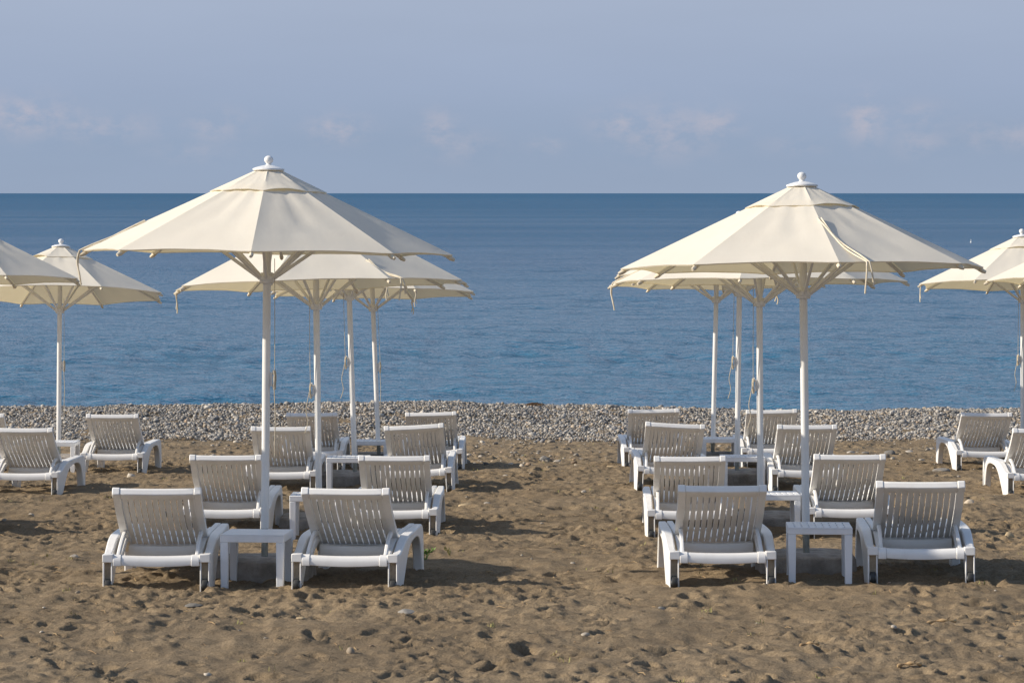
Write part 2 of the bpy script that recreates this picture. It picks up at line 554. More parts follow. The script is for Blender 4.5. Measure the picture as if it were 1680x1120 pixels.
# (left px, right px, y of the front legs, feet row, yaw, slits, label)
TABLES = [
    (360, 466, 18.12, 968, -4.5, 0, 'smooth white square table between the two front loungers of the left group'),
    (475, 560, 22.35, 886, 0, 1, 'white square table half hidden behind the front lounger right of the thick left pole'),
    (535, 607, 26.8, 812, 1.5, 1, 'white square table right of the left group\'s second pole, third row'),
    (576, 637, 31.9, 775, 0, 1, 'white square table farthest back in the left group, at the foot of the rear poles'),
    (1292, 1400, 18.15, 955, -3.2, 1, 'white square table with short slits along its top, front row of the right group'),
    (1229, 1314, 22.5, 884, 0, 1, 'white square table left of the thickest right hand pole, second row'),
    (1185, 1256, 27.1, 810, 0, 1, 'white square table with slits left of the second pole of the right group, third row'),
    (1152, 1211, 31.9, 771, 0, 1, 'white square table farthest back in the right group, at the foot of the rear poles'),
    (62, 122, 31.0, 778, 0, 1, 'white square table at the foot of the far left parasol pole'),
]
# base px, y, hub px, hub row, canopy turn, tilt seaward, roll, cord side/height rows
UMBRELLAS = [
    dict(b=434, y=18.75, h=438, hub=455, turn=0, tilt=1.6, roll=.75, knot=622, kx=1, ground=953, straps=[(-90, .34, .01, .22)],
         label='cream parasol biggest in view on the left, its strap flung over the left tip'),
    dict(b=524, y=23.5, h=519, hub=500, turn=-13, tilt=3.8, roll=-1.6, knot=640, kx=-1, ground=876, straps=[(-118, 0, 0, .16), (32, .28, .10, .17)],
         label='cream parasol directly behind the big left one, second pole from the left group\'s front'),
    dict(b=583, y=27.9, h=573, hub=486, turn=20, tilt=4.0, roll=1.0, knot=594, kx=-1, ground=800, straps=[(42, 0, 0, .2)],
         label='cream parasol with a rope end dangling left of its pole, third in the left group'),
    dict(b=622, y=32.3, h=612, hub=505, turn=-20, tilt=5.0, roll=0, knot=602, kx=1, ground=766, straps=[(25, 0, 0, .17), (160, 0, 0, .15)],
         label='cream parasol farthest back in the left group, nearest the sea'),
    dict(b=1323, y=18.9, h=1318, hub=480, turn=5, tilt=3.2, roll=-.4, knot=0, kx=1, ground=947, straps=[(5, .52, .17, .19)],
         label='cream parasol biggest in view on the right, a strap hanging over its front edge'),
    dict(b=1248, y=23.55, h=1246, hub=495, turn=-12, tilt=3.2, roll=0, knot=632, kx=-1, ground=874, straps=[(-102, .25, -.02, .22), (150, 0, 0, .13)],
         label='cream parasol directly behind the big right one, a long strap hanging off its left tip'),
    dict(b=1209, y=27.9, h=1213, hub=480, turn=8, tilt=4.0, roll=0, knot=594, kx=-1, ground=797, straps=[],
         label='cream parasol third in the right group, knotted rope left of its pole, canopy mostly hidden'),
    dict(b=1169, y=32.3, h=1175, hub=491, turn=-8, tilt=4.5, roll=0, knot=0, kx=1, ground=764, straps=[],
         label='cream parasol with the leftmost pole of the right group, nearest the sea'),
    dict(b=96, y=32.0, h=98, hub=508, turn=30, tilt=7.3, roll=0, knot=600, kx=1, ground=768, straps=[],
         label='cream parasol whole in view at the far left, its pole behind a small table'),
    dict(b=-64, y=27.9, h=-62, hub=486, turn=30, tilt=4.0, roll=0, knot=600, kx=1, ground=803, straps=[],
         label='cream parasol cut by the left border, its canopy overlapping the far left one'),
    dict(b=1678, y=32.3, h=1678, hub=491, turn=10, tilt=5.0, roll=0, knot=590, kx=-1, ground=766, straps=[(-70, 0, 0, .17)],
         label='cream parasol farther of the two at the right border, its top ball in view'),
    dict(b=-472, y=18.9, h=-472, hub=457, turn=22, tilt=2.0, roll=0, knot=0, kx=1, ground=953, straps=[],
         label='cream parasol standing outside the left border in the front row, only its shadow in view'),
    dict(b=-246, y=23.5, h=-246, hub=498, turn=22, tilt=3.0, roll=0, knot=0, kx=1, ground=876, straps=[],
         label='cream parasol standing outside the left border in the second row, only its shadow in view'),
    dict(b=1826, y=27.9, h=1824, hub=487, turn=-8, tilt=4.0, roll=0, knot=600, kx=1, ground=803, straps=[],
         label='cream parasol nearer of the two at the right border, only its left tip in view'),
]

ctrl = []
for c_ in LOUNGERS: ctrl.append((at(c_[0], c_[1]), c_[1] + .2, zat(c_[2], c_[1]) - prof(c_[1])))
for t_ in TABLES: ctrl.append((at((t_[0] + t_[1]) / 2, t_[2]), t_[2] + .1, zat(t_[3], t_[2]) - prof(t_[2])))
for u_ in UMBRELLAS: ctrl.append((at(u_['b'], u_['y']), u_['y'], (zat(u_['ground'], u_['y'] - .28) - prof(u_['y'])) * .7))
CT = np.array(ctrl)


def ground(x, y):
    x = np.asarray(x, float); y = np.asarray(y, float)
    num = np.zeros(np.broadcast(x, y).shape); den = np.full(num.shape, .35)
    for cx, cy, dz in CT:
        w = np.exp(-(((x - cx) / .8) ** 2 + ((y - cy) / 1.1) ** 2))
        num += w * dz; den += w
    crest = np.exp(-((y - 43.0) / 1.9) ** 2)
    cz = np.interp(x, [-7.4, -5.6, -3.4, -2.1, -1.2, -.35, .35, 1.4, 3.6, 5.4, 6.3, 7.4], np.array([672, 671, 668, 664, 663, 668, 670, 671, 678, 679, 675, 677.]))
    cz = CAMZ - (cz - HOR) * 42.8 / FPX + .705
    return prof(y) + num / den + crest * (cz + .018 * fbm(x * .9 + 3, y * .5, 3, 5))


def gz(x, y):
    return float(ground(np.array([x]), np.array([y]))[0])


rng = np.random.default_rng(7)
random.seed(7)


def trample(X, Y):
    """how trodden the sand is: smooth drifts against rough patches"""
    return np.clip(.80 + 1.0 * fbm(X * .6 + 4, Y * .42, 3, 91), .36, 1.4)


def detail_height(X, Y):
    T = trample(X, Y)
    wx = X + .045 * fbm(X * 5, Y * 5, 2, 31); wy = Y + .045 * fbm(X * 5 + 9, Y * 5, 2, 47)
    h = .022 * fbm(X * .9, Y * .9, 2, 3)
    h = h + .020 * fbm(wx * 3.2, wy * 2.4, 3, 11)
    rid = 1 - np.abs(perlin(wx * 5.5, wy * 4.5, 77)) * 2
    h = h + .013 * rid * T
    h = h + T * (.0075 * fbm(X * 15, Y * 12, 3, 21) + .0045 * fbm(X * 40, Y * 30, 2, 23))
    return h


def grid_object(name, xs, ys, Z, m):
    nx, ny = len(xs), len(ys)
    X, Y = np.meshgrid(xs, ys)
    co = np.stack([X, Y, Z], -1).reshape(-1, 3).astype(np.float32)
    i = np.arange(nx * ny).reshape(ny, nx)
    q = np.stack([i[:-1, :-1], i[:-1, 1:], i[1:, 1:], i[1:, :-1]], -1).reshape(-1, 4)
    return raw_mesh(name, co, q, m)


def raw_mesh(name, co, faces, m, smooth=True):
    me = bpy.data.meshes.new(name)
    nf, k = faces.shape
    me.vertices.add(len(co)); me.vertices.foreach_set('co', np.ascontiguousarray(co, dtype=np.float32).ravel())
    me.loops.add(nf * k); me.loops.foreach_set('vertex_index', np.ascontiguousarray(faces, dtype=np.int32).ravel())
    me.polygons.add(nf); me.polygons.foreach_set('loop_start', np.arange(0, nf * k, k, dtype=np.int32))
    me.polygons.foreach_set('use_smooth', np.full(nf, smooth, dtype=bool))
    me.update(calc_edges=True)
    me.materials.append(m)
    o = bpy.data.objects.new(name, me)
    COL.objects.link(o)
    return o


def build_sand():
    xf = np.arange(-8.2, 8.2, .0145)
    g = np.cumsum(.03 * 1.16 ** np.arange(48))
    xs = np.concatenate([(-8.2 - g)[::-1], xf, 8.2 + g])
    ys = [-30, -24, -18, -13, -9, -6, -3.5, -1.5, 0]
    y = 0.0
    while y < 11.5: y += .12; ys.append(y)
    while y < 12.8: y += .05; ys.append(y)
    while y < 40.5: y += .0155 * (y / 13) ** .85; ys.append(y)
    while y < 50: y += .08; ys.append(y)
    while y < 135: y += 1.5; ys.append(y)
    ys = np.array(ys)
    X, Y = np.meshgrid(xs, ys)
    Z = ground(X, Y)
    fade = np.clip((46 - Y) / 5, 0, 1) * np.clip((30 - np.abs(X)) / 15, 0, 1) * np.clip((Y + 4) / 6, 0, 1)
    D = detail_height(X, Y)
    # trodden dents
    wx = X + .03 * fbm(X * 9, Y * 9, 2, 131); wy = Y + .03 * fbm(X * 9 + 5, Y * 9, 2, 147)
    n = 10500
    px = rng.uniform(-8.5, 8.5, n); py = rng.uniform(12.5, 38.5, n)
    tramp = trample(px, py)
    for k in range(n):
        if rng.random() > tramp[k] + .15: continue
        big = rng.random() < .26
        sa = rng.uniform(.05, .105) if big else rng.uniform(.022, .05)
        sb = sa * (rng.uniform(.38, .6) if big else rng.uniform(.55, 1.0))
        dep = sb * rng.uniform(.4, 1.05) * (1.0 if py[k] < 19 else .75)
        th = rng.uniform(0, math.pi)
        r = sa * 3.2
        i0, i1 = np.searchsorted(xs, (px[k] - r, px[k] + r)); j0, j1 = np.searchsorted(ys, (py[k] - r, py[k] + r))
        if i1 <= i0 or j1 <= j0: continue
        dx = wx[j0:j1, i0:i1] - px[k]; dy = wy[j0:j1, i0:i1] - py[k]
        u = (dx * math.cos(th) + dy * math.sin(th)) / sa; v = (-dx * math.sin(th) + dy * math.cos(th)) / sb
        q = np.sqrt(u * u + v * v)
        D[j0:j1, i0:i1] += -dep * np.exp(-(q ** 2.6)) + dep * .42 * np.exp(-((q - 1.55) / .42) ** 2)
    # calmer where furniture stands
    Z = Z + D * fade
    o = grid_object('sand_beach', xs, ys, Z, M_SAND)
    tag(o, kind='structure')
    global SAND
    SAND = (xs, ys, Z)
    return o


build_sand()


def sand_z(x, y):
    xs, ys, Z = SAND
    i = min(max(np.searchsorted(xs, x) - 1, 0), len(xs) - 2); j = min(max(np.searchsorted(ys, y) - 1, 0), len(ys) - 2)
    fx = (x - xs[i]) / (xs[i + 1] - xs[i]); fy = (y - ys[j]) / (ys[j + 1] - ys[j])
    return float(Z[j, i] * (1 - fx) * (1 - fy) + Z[j, i + 1] * fx * (1 - fy) + Z[j + 1, i] * (1 - fx) * fy + Z[j + 1, i + 1] * fx * fy)


# ------------------------------------------------------------------ sea
SEA_Z = -1.6


def build_sea():
    ys = [44.0]
    while ys[-1] < 330: ys.append(ys[-1] + .075 * (ys[-1] / 50) ** 1.75)
    yn = len(ys)
    while ys[-1] < 90000: ys.append(ys[-1] * 1.05)
    ys = np.array(ys)
    us = np.linspace(-1, 1, 560)
    U, Y = np.meshgrid(us, ys)
    half = .24 * Y + 6
    far = np.clip((Y - 300) / 500, 0, 1)
    half = half * (1 + 6 * far)
    X = U * half
    Z = np.full(X.shape, SEA_Z)
    r = np.random.default_rng(3)
    amp = np.clip((420 - Y) / 250, 0, 1) * np.clip((Y - 44) / 6, .3, 1)
    H = np.zeros(X.shape)
    for k in range(60):
        lam = 0.42 * (7.0 / .42) ** r.random() ** 1.25
        th = math.radians(90 + r.normal(0, 36))
        kx, ky = math.cos(th) * 2 * math.pi / lam, math.sin(th) * 2 * math.pi / lam
        steep = .028 * (1.0 if lam < 1.5 else .6)
        a = steep * lam / (2 * math.pi)
        res = np.clip(lam / (.25 * (Y / 50) ** 1.75) - 1, 0, 1)     # drop waves the grid cannot carry
        H += a * res * np.sin(kx * X + ky * Y + r.uniform(0, 6.28) + .8 * perlin(X * .05, Y * .05, k))
    # calmer and rougher lanes
    lane = .7 + .7 * np.clip(.5 + fbm(X * .02, Y * .05, 3, 99), 0, 1)
    # low swell lines near the shore
    sw = np.zeros(X.shape)
    for k, (c, a, w) in enumerate(((58, .045, 1.0), (64, .06, 1.3), (73, .06, 1.6), (84, .07, 2.0), (98, .07, 2.2), (116, .08, 2.6), (140, .09, 3.2), (172, .10, 4), (215, .10, 5))):
        line = Y - c - 2.5 * fbm(X * .03, Y * 0 + k * 7.3, 3, 200 + k)
        sw += .85 * a * np.exp(-(line / w) ** 2) * np.clip(.35 + 1.3 * perlin(X * .085 + 11 * k, Y * 0 + k, 300), 0, 1)
    Z = SEA_Z + (H * lane + sw) * amp
    nx, ny = len(us), len(ys)
    co = np.stack([X, Y, Z], -1).reshape(-1, 3)
    i = np.arange(nx * ny).reshape(ny, nx)
    q = np.stack([i[:-1, :-1], i[:-1, 1:], i[1:, 1:], i[1:, :-1]], -1).reshape(-1, 4)
    # calm wings out to the sides of the strip the waves are modelled on
    o = raw_mesh('sea', co, q, M_SEA)
    tag(o, kind='structure')


build_sea()

# ------------------------------------------------------------------ pebbles
PHI = (1 + 5 ** .5) / 2
ICO_V = np.array([(-1, PHI, 0), (1, PHI, 0), (-1, -PHI, 0), (1, -PHI, 0), (0, -1, PHI), (0, 1, PHI), (0, -1, -PHI), (0, 1, -PHI), (PHI, 0, -1), (PHI, 0, 1), (-PHI, 0, -1), (-PHI, 0, 1)]) / math.sqrt(1 + PHI ** 2)
ICO_F = np.array([(0, 11, 5), (0, 5, 1), (0, 1, 7), (0, 7, 10), (0, 10, 11), (1, 5, 9), (5, 11, 4), (11, 10, 2), (10, 7, 6), (7, 1, 8), (3, 9, 4), (3, 4, 2), (3, 2, 6), (3, 6, 8), (3, 8, 9), (4, 9, 5), (2, 4, 11), (6, 2, 10), (8, 6, 7), (9, 8, 1)])


def subdiv(v, f):
    vs = [tuple(p) for p in v]; cache = {}; out = []

    def mid(a, b):
        k = (min(a, b), max(a, b))
        if k not in cache:
            m = np.array(vs[a]) + np.array(vs[b]); m /= np.linalg.norm(m)
            vs.append(tuple(m)); cache[k] = len(vs) - 1
        return cache[k]
    for a, b, c in f:
        ab, bc, ca = mid(a, b), mid(b, c), mid(c, a)
        out += [(a, ab, ca), (b, bc, ab), (c, ca, bc), (ab, bc, ca)]
    return np.array(vs), np.array(out)


ICO2_V, ICO2_F = subdiv(ICO_V, ICO_F)

PALETTE = np.array([(.40, .385, .36), (.30, .295, .285), (.52, .50, .46), (.22, .22, .225), (.44, .38, .30), (.62, .60, .56), (.34, .30, .25), (.16, .165, .17), (.42, .33, .25), (.48, .46, .43)])
PAL_W = np.array([.18, .17, .10, .15, .10, .06, .09, .09, .03, .03])


def pebble_mesh(name, P, size, flat=(.45, .8), fine=False, pal_w=PAL_W, sharp=.12, tone=(.84, .805, .755)):
    """P: n x 3 centres"""
    V, F = (ICO2_V, ICO2_F) if fine else (ICO_V, ICO_F)
    n = len(P); nv = len(V)
    s = np.stack([size * rng.uniform(.8, 1.3, n), size * rng.uniform(.65, 1.0, n), size * rng.uniform(flat[0], flat[1], n)], -1)
    v = V[None] * (1 + rng.normal(0, sharp, (n, nv, 1)))
    v = v * s[:, None, :]
    # random tilt then random heading
    a = rng.uniform(0, 2 * np.pi, n); t = rng.normal(0, .5, n)
    ct, st = np.cos(t)[:, None], np.sin(t)[:, None]
    y = v[..., 1] * ct - v[..., 2] * st; z = v[..., 1] * st + v[..., 2] * ct; x = v[..., 0]
    ca, sa = np.cos(a)[:, None], np.sin(a)[:, None]
    v = np.stack([x * ca - y * sa, x * sa + y * ca, z], -1) + P[:, None, :]
    f = (F[None] + (np.arange(n) * nv)[:, None, None]).reshape(-1, 3)
    o = raw_mesh(name, v.reshape(-1, 3), f, M_PEB)
    col = PALETTE[rng.choice(len(PALETTE), n, p=pal_w / pal_w.sum())] * rng.uniform(.7, 1.25, (n, 1)) * np.array(tone)
    c4 = np.ones((n, nv, 4), np.float32); c4[..., :3] = col[:, None, :]
    at_ = o.data.color_attributes.new('Col', 'FLOAT_COLOR', 'POINT')
    at_.data.foreach_set('color', c4.ravel())
    return o


def build_pebbles():
    xs = np.arange(-10.2, 10.2, .0255)
    ys = np.arange(38.7, 43.6, .028)
    X, Y = np.meshgrid(xs, ys)
    X = X + rng.uniform(-.016, .016, X.shape); Y = Y + rng.uniform(-.018, .018, Y.shape)
    x, y = X.ravel(), Y.ravel()
    edge = 39.75 + .45 * fbm(x * .5, y * 0 + 2, 3, 61) + .22 * fbm(x * 3, y * 3, 2, 63)
    keep = (y > edge) | (rng.random(len(x)) < np.exp(-(edge - y) / .22) * .45)
    x, y = x[keep], y[keep]
    size = np.clip(rng.lognormal(math.log(.0145), .42, len(x)), .007, .05)
    z = ground(x, y) + size * .25 + rng.uniform(-.010, .022, len(x)) + .02 * fbm(x * 2.2, y * 2.2, 2, 65)
    o = pebble_mesh('pebble_bank', np.stack([x, y, z], -1), size, (.45, .85))
    tag(o, 'bank of grey and white pebbles between the sand and the sea', 'pebbles', kind='stuff')
    # loose small stones over the sand
    n = 9500
    x = rng.uniform(-9, 9, n); y = 13.2 + 26.3 * rng.random(n) ** .75
    dens = np.clip((y - 24) / 13, .19, 1) ** 1.3 * np.clip(.35 + 1.2 * fbm(x * .6, y * .35, 3, 71), .05, 1)
    k = rng.random(n) < dens
    x, y = x[k], y[k]
    xc = rng.normal(-.05, .55, 110); yc = rng.normal(34.6, 1.9, 110)
    xd = rng.normal(4.9, 1.0, 60); yd = rng.normal(35.2, 1.0, 60)
    x = np.concatenate([x, xc, xd]); y = np.concatenate([y, yc, yd])
    ok = y < 39.4; x, y = x[ok], y[ok]
    size = np.clip(rng.lognormal(math.log(.0115), .5, len(x)), .005, .045)
    big = np.arange(len(x)) >= len(x) - 150
    size[big] *= 1.8
    z = np.array([sand_z(a, b) for a, b in zip(x, y)]) + size * .18
    w = np.array([.2, .08, .2, .04, .2, .1, .12, .01, .08, .05])
    o = pebble_mesh('scattered_stones', np.stack([x, y, z], -1), size, (.4, .7), True, w, .12, (.74, .68, .60))
    tag(o, 'small loose stones scattered over the brown sand', 'stones', kind='stuff')


build_pebbles()


def stone(px, py, wpx, hpx, col, label, y=None, seed=0):
    """a single larger stone seen at pixel (px, py = its foot)"""
    if y is None:
        ylo = 13.0
        ycand = np.arange(13.2, 43, .02)
        xx = (px - 840.0) * ycand / FPX
        zz = ground(xx, ycand)
        rows = HOR + (CAMZ - zz) * FPX / ycand
        y = float(ycand[np.argmin(np.abs(rows - py))])
    x = at(px, y)
    s = FPX / y
    r = np.random.default_rng(seed)
    V, F = subdiv(ICO2_V, ICO2_F)
    n1 = r.normal(0, 1, (5, 3))
    d = 1 + .10 * sum(np.sin(V @ (n1[k] * 2.2) + k) for k in range(5)) / 1.6
    # facet a few planes so it reads as rock
    for k in range(5):
        nn = r.normal(0, 1, 3); nn /= np.linalg.norm(nn)
        lim = r.uniform(.72, .9)
        pr = (V * d[:, None]) @ nn
        d = np.where(pr > lim, d * lim / np.maximum(pr, 1e-6), d)
    v = V * d[:, None] * np.array([wpx / s / 2, wpx / s / 2 * .8, hpx / s * .5])
    v[:, 2] += hpx / s * .2
    o = raw_mesh('stone', v, F, M_PEB)
    c4 = np.ones((len(v), 4), np.float32); c4[:, :3] = col
    o.data.color_attributes.new('Col', 'FLOAT_COLOR', 'POINT').data.foreach_set('color', c4.ravel())
    o.location = (x, y, sand_z(x, y) - .004)
    o.rotation_euler = (0, 0, r.uniform(-.4, .4))
    tag(o, label, 'stone', 'larger stones lying on the sand')
    return o


WARM = (.42, .32, .19); GREY = (.25, .232, .205); PALE = (.42, .375, .315); DARK = (.17, .158, .14)
STONES = [
    (1655, 881, 20, 15, WARM, 'yellowish rounded stone on the sand right of the front right lounger'),
    (1590, 828, 19, 12, (.50, .42, .32), 'pale brown stone just above the top right corner of the front right lounger'),
    (1460, 745, 21, 10, DARK, 'dark grey rock in the pair left of the lounger near the right border'),
    (1492, 743, 16, 8, PALE, 'pale stone beside the dark grey rock, right of it'),
    (1395, 743, 15, 7, PALE, 'whitish flat stone left of the dark grey rock'),
    (1420, 745, 11, 5, GREY, 'small grey stone between the whitish stone and the dark rock'),
    (1001, 767, 17, 7, WARM, 'tan stone beside the far right aisle lounger\'s foot'),
    (893, 758, 22, 14, GREY, 'grey pointed rock in the middle of the aisle near the pebbles'),
    (914, 758, 16, 8, PALE, 'pale flat stone right of the grey pointed rock in the aisle'),
    (765, 830, 28, 8, WARM, 'long tan stone on the sand right of the tipped lounger'),
    (799, 827, 11, 6, PALE, 'small whitish stone right of the long tan stone'),
    (668, 1008, 30, 10, GREY, 'flat grey slab half buried in the foreground sand'),
    (317, 991, 30, 7, DARK, 'dark flat stone in the sand below the bottom left lounger'),
    (122, 916, 14, 7, PALE, 'small pale stone left of the bottom left lounger'),
    (493, 1015, 15, 5, WARM, 'small tan stone in the foreground sand below the front left table'),
    (1575, 677, 16, 7, DARK, 'dark rock on the crest of the pebble bank at the right'),
    (1545, 775, 30, 9, GREY, 'grey rock just behind the front right lounger\'s top bar'),
    (829, 782, 12, 7, PALE, 'whitish stone by the shadow tip in the aisle'),
    (958, 809, 9, 6, PALE, 'small pale stone on the right half of the aisle'),
    (1084, 1000, 14, 8, GREY, 'grey stone in the sand below the right group\'s front left lounger'),
    (1243, 1017, 11, 5, PALE, 'tiny whitish stone below the front table of the right group'),
]
for i, s_ in enumerate(STONES):
    stone(*s_, y=42.6 if s_[1] < 700 else None, seed=100 + i)

# ------------------------------------------------------------------ sun lounger
def arc(pts, n=6):
    """Catmull-Rom through pts"""
    out = []
    P = [pts[0]] + list(pts) + [pts[-1]]
    for i in range(1, len(P) - 2):
        p0, p1, p2, p3 = [np.array(q, float) for q in P[i - 1:i + 3]]
        for k in range(n):
            t = k / n
            out.append(tuple(.5 * ((2 * p1) + (-p0 + p2) * t + (2 * p0 - 5 * p1 + 4 * p2 - p3) * t * t + (-p0 + 3 * p1 - 3 * p2 + p3) * t ** 3)))
    out.append(tuple(pts[-1]))
    return out


def make_lounger():
    root = empty('sun_lounger')
    for s in (-1, 1):
        # arched side with the rear and the foot leg in one moulding
        top = arc([(.038, .20), (.10, .203), (.17, .214), (.25, .236), (.34, .262), (.46, .279), (.62, .285), (1.16, .285), (1.30, .279), (1.375, .255), (1.405, .205), (1.40, .13)], 3)
        inn = arc([(1.215, .0), (1.185, .08), (1.13, .160), (1.03, .214), (.87, .236), (.69, .236), (.53, .218), (.40, .165), (.285, .085), (.185, .0)], 3)
        pr = [(.038, -.05)] + top + [(1.335, -.06), (1.225, -.06)] + inn + [(.150, -.05)]
        m = MB()
        xa, xb = (s * .280, s * .322)

        def flare(p, s=s):
            q = p.copy()
            if abs(p.x) > .3: q.x += s * .022 * max(0, math.sin(min(max(p.y, 0), 1.4) / 1.4 * math.pi)) + s * .010 * max(0, 1 - p.z / .28) * (1 if p.y > .1 else 0)
            return q
        m.prism_x(pr, xa, xb, flare)
        leg = m.build('leg_arch', M_PLASTIC, root, 35, .009, 3)
        h = MB()
        h.box(s * .262, s * .3265, -.004, .060, .158, .207)                 # cap
        h.box(s * .266, s * .2745, 0, .0375, -.05, .1575)                     # two cheeks of the hollow rear leg
        h.box(s * .316, s * .3245, 0, .0375, -.05, .1575)
        h.build('leg_cap', M_PLASTIC, leg, 35, .004, 2)
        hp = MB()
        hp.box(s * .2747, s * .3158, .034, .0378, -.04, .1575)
        hp.build('leg_hollow', M_DUSTY_SHADE, leg)
        w = MB()
        w.lathe([(.006, -.016), (.034, -.016), (.036, -.010), (.036, .010), (.034, .016), (.006, .016)], 18, Matrix.Translation((s * .2952, .016, .020)) @ Matrix.Rotation(R(90), 4, 'Y'))
        wh = w.build('wheel', M_WHEEL, root, 35)
        hb = MB()
        hb.lathe([(.003, -.0185), (.017, -.0185), (.017, .0185), (.003, .0185)], 12, Matrix.Translation((s * .2952, .016, .020)) @ Matrix.Rotation(R(90), 4, 'Y'))
        hb.build('wheel_hub', M_PLASTIC, wh, 35)
        rail = MB()
        rail.sweep(arc([(s * .243, .055, .165), (s * .243, .14, .172), (s * .245, .26, .198), (s * .247, .38, .232), (s * .248, .52, .252), (s * .248, .75, .256), (s * .248, 1.40, .256)], 4), .040, .038)
        rail.build('side_rail', M_PLASTIC, root, 35, .007, 2)
    # rear bar, rounded on top and sagging a little
    b = MB()

    def bar(x0, x1, grow, n):
        rings = []
        for k in range(n + 1):
            x = x0 + (x1 - x0) * k / n
            sag = .007 * (1 - (x / .22) ** 2) if abs(x) < .22 else 0
            pts = [(.0 - grow, .140 - grow), (-.004 - grow, .165), (.002 - grow, .186 + grow * .5), (.014, .198 + grow), (.034, .200 + grow), (.052 + grow, .190), (.056 + grow, .150), (.050, .140 - grow)]
            rings.append([Vector((x, y, z - sag * (1.35 if z < .15 else .8))) for y, z in pts])
        b.loft(rings)
    bar(-.2125, .2125, 0, 12)
    bar(-.2615, -.2130, .004, 1)
    bar(.2130, .2615, .004, 1)
    b.build('rear_bar', M_PLASTIC, root, 45, .003, 2)
    c = MB()
    rings = []
    for k in range(13):
        x = -.228 + .456 * k / 12
        sag = .010 * (1 - (x / .228) ** 2)
        rings.append([Vector((x, y, z - sag)) for y, z in ((.505, .150), (.498, .190), (.508, .216), (.545, .221), (.575, .212), (.58, .155))])
    c.loft(rings)
    c.build('cross_bar', M_PLASTIC, root, 45, .003, 2)
    # seat: lengthwise slats in a shallow trough
    st = MB()
    n = 11
    for k in range(n):
        x = -.21 + .42 * k / (n - 1)
        dz = -.022 * (1 - (x / .23) ** 2)
        st.sweep(arc([(x, .73, .230 + dz), (x, 1.0, .244 + dz), (x, 1.25, .250 + dz), (x, 1.38, .246 + dz), (x, 1.43, .228 + dz)], 2), .030, .014)
    for y in (.79, 1.06, 1.33):
        rr = []
        for k in range(9):
            x = -.228 + .456 * k / 8
            dz = -.022 * (1 - (x / .23) ** 2) + .010 * (y - .79)
            rr.append([Vector((x, yy, zz + dz)) for yy, zz in ((y - .02, .205), (y + .02, .205), (y + .02, .224), (y - .02, .224))])
        st.loft(rr)
    st.build('seat', M_PLASTIC, root, 35, .003, 1)
    # backrest: local s along the back, w out of its plane
    oy, oz = .70, .178
    u = Vector((0, -.865, .5018)); nrm = Vector((0, .5018, .865))
    LB = .785

    def P(x, s_, w):
        bend = -.020 * math.sin(math.pi * min(max(s_ / LB, 0), 1)) + .018 * max(0, s_ / LB - .75) / .25
        hollow = -.004 * (1 - (x / .25) ** 2)
        return Vector((x, oy, oz)) + u * s_ + nrm * (w + bend + hollow)

    bk = MB()

    def strip(x0, x1, s0, s1, w0, w1, n=8, shift=None):
        rings = []
        for k in range(n + 1):
            q = s0 + (s1 - s0) * k / n
            a, e = x0, x1
            if shift:
                a, e = shift(q, x0, x1)
            rings.append([P(a, q, w0), P(e, q, w0), P(e, q, w1), P(a, q, w1)])
        bk.loft(rings)
    for s in (-1, 1):
        strip(s * .2225, s * .268, -.005, .772, -.022, .014, 12)
    pitch = .445 / 12

    def wob(q, a, e):                                        # slats flare a little at both ends of each slot
        return a, e
    for k in range(12):
        x = -.2225 + pitch * (k + .5)
        hw = pitch / 2 - .0041
        strip(x - hw, x + hw, .096, .712, -.004, .006, 10, wob)
    for k in range(12):                                       # plates above and below the slots, in strips so they follow the hollow
        x0 = -.2225 + pitch * k
        strip(x0, x0 + pitch, .0, .095, -.008, .008, 3)
        strip(x0, x0 + pitch, .713, .755, -.008, .008, 3)
    back = bk.build('backrest', M_PLASTIC, root, 35, 0)
    t = MB()

    def tb(x0, x1, g, n):
        rings = []
        for k in range(n + 1):
            x = x0 + (x1 - x0) * k / n
            rings.append([P(x, .752 - g, -.024 - g), P(x, .752 - g, .022 + g), P(x, .786 + g, .022 + g), P(x, .794 + g, .010), P(x, .790 + g, -.024 - g)])
        t.loft(rings)
    tb(-.2245, .2245, 0, 10)
    tb(-.2715, -.225, .003, 2)
    tb(.225, .2715, .003, 2)
    t.build('top_bar', M_PLASTIC, back, 35, .005, 2)
    for s in (-1, 1):
        a = MB()
        a.sweep(arc([(s * .2355, .43, .302), (s * .2355, .36, .298), (s * .236, .27, .276), (s * .238, .18, .238), (s * .2395, .12, .205), (s * .2395, .075, .185)], 4), .024, .030)
        arm = a.build('support_arm', M_PLASTIC, root, 35, .006, 2)
        pn = MB()
        pn.box(s * .222, s * .250, .405, .430, .310, .320)
        pn.build('pivot_pin', M_PIN, arm, 35, .002, 1)
    return root


proto = make_lounger()
for i, (px, y, py, yaw, roll, label) in enumerate(LOUNGERS):
    o = proto if i == 0 else copy_tree(proto)
    x = at(px, y)
    slope = -(gz(x, y + 1.3) - gz(x, y)) / 1.3
    o.location = (x, y, zat(py, y))
    o.rotation_euler = (R(0) - math.atan(min(max(slope, 0), .05)) * .6, R(-roll), R(yaw))
    tag(o, label, 'sun lounger', 'white plastic sun loungers facing the sea')

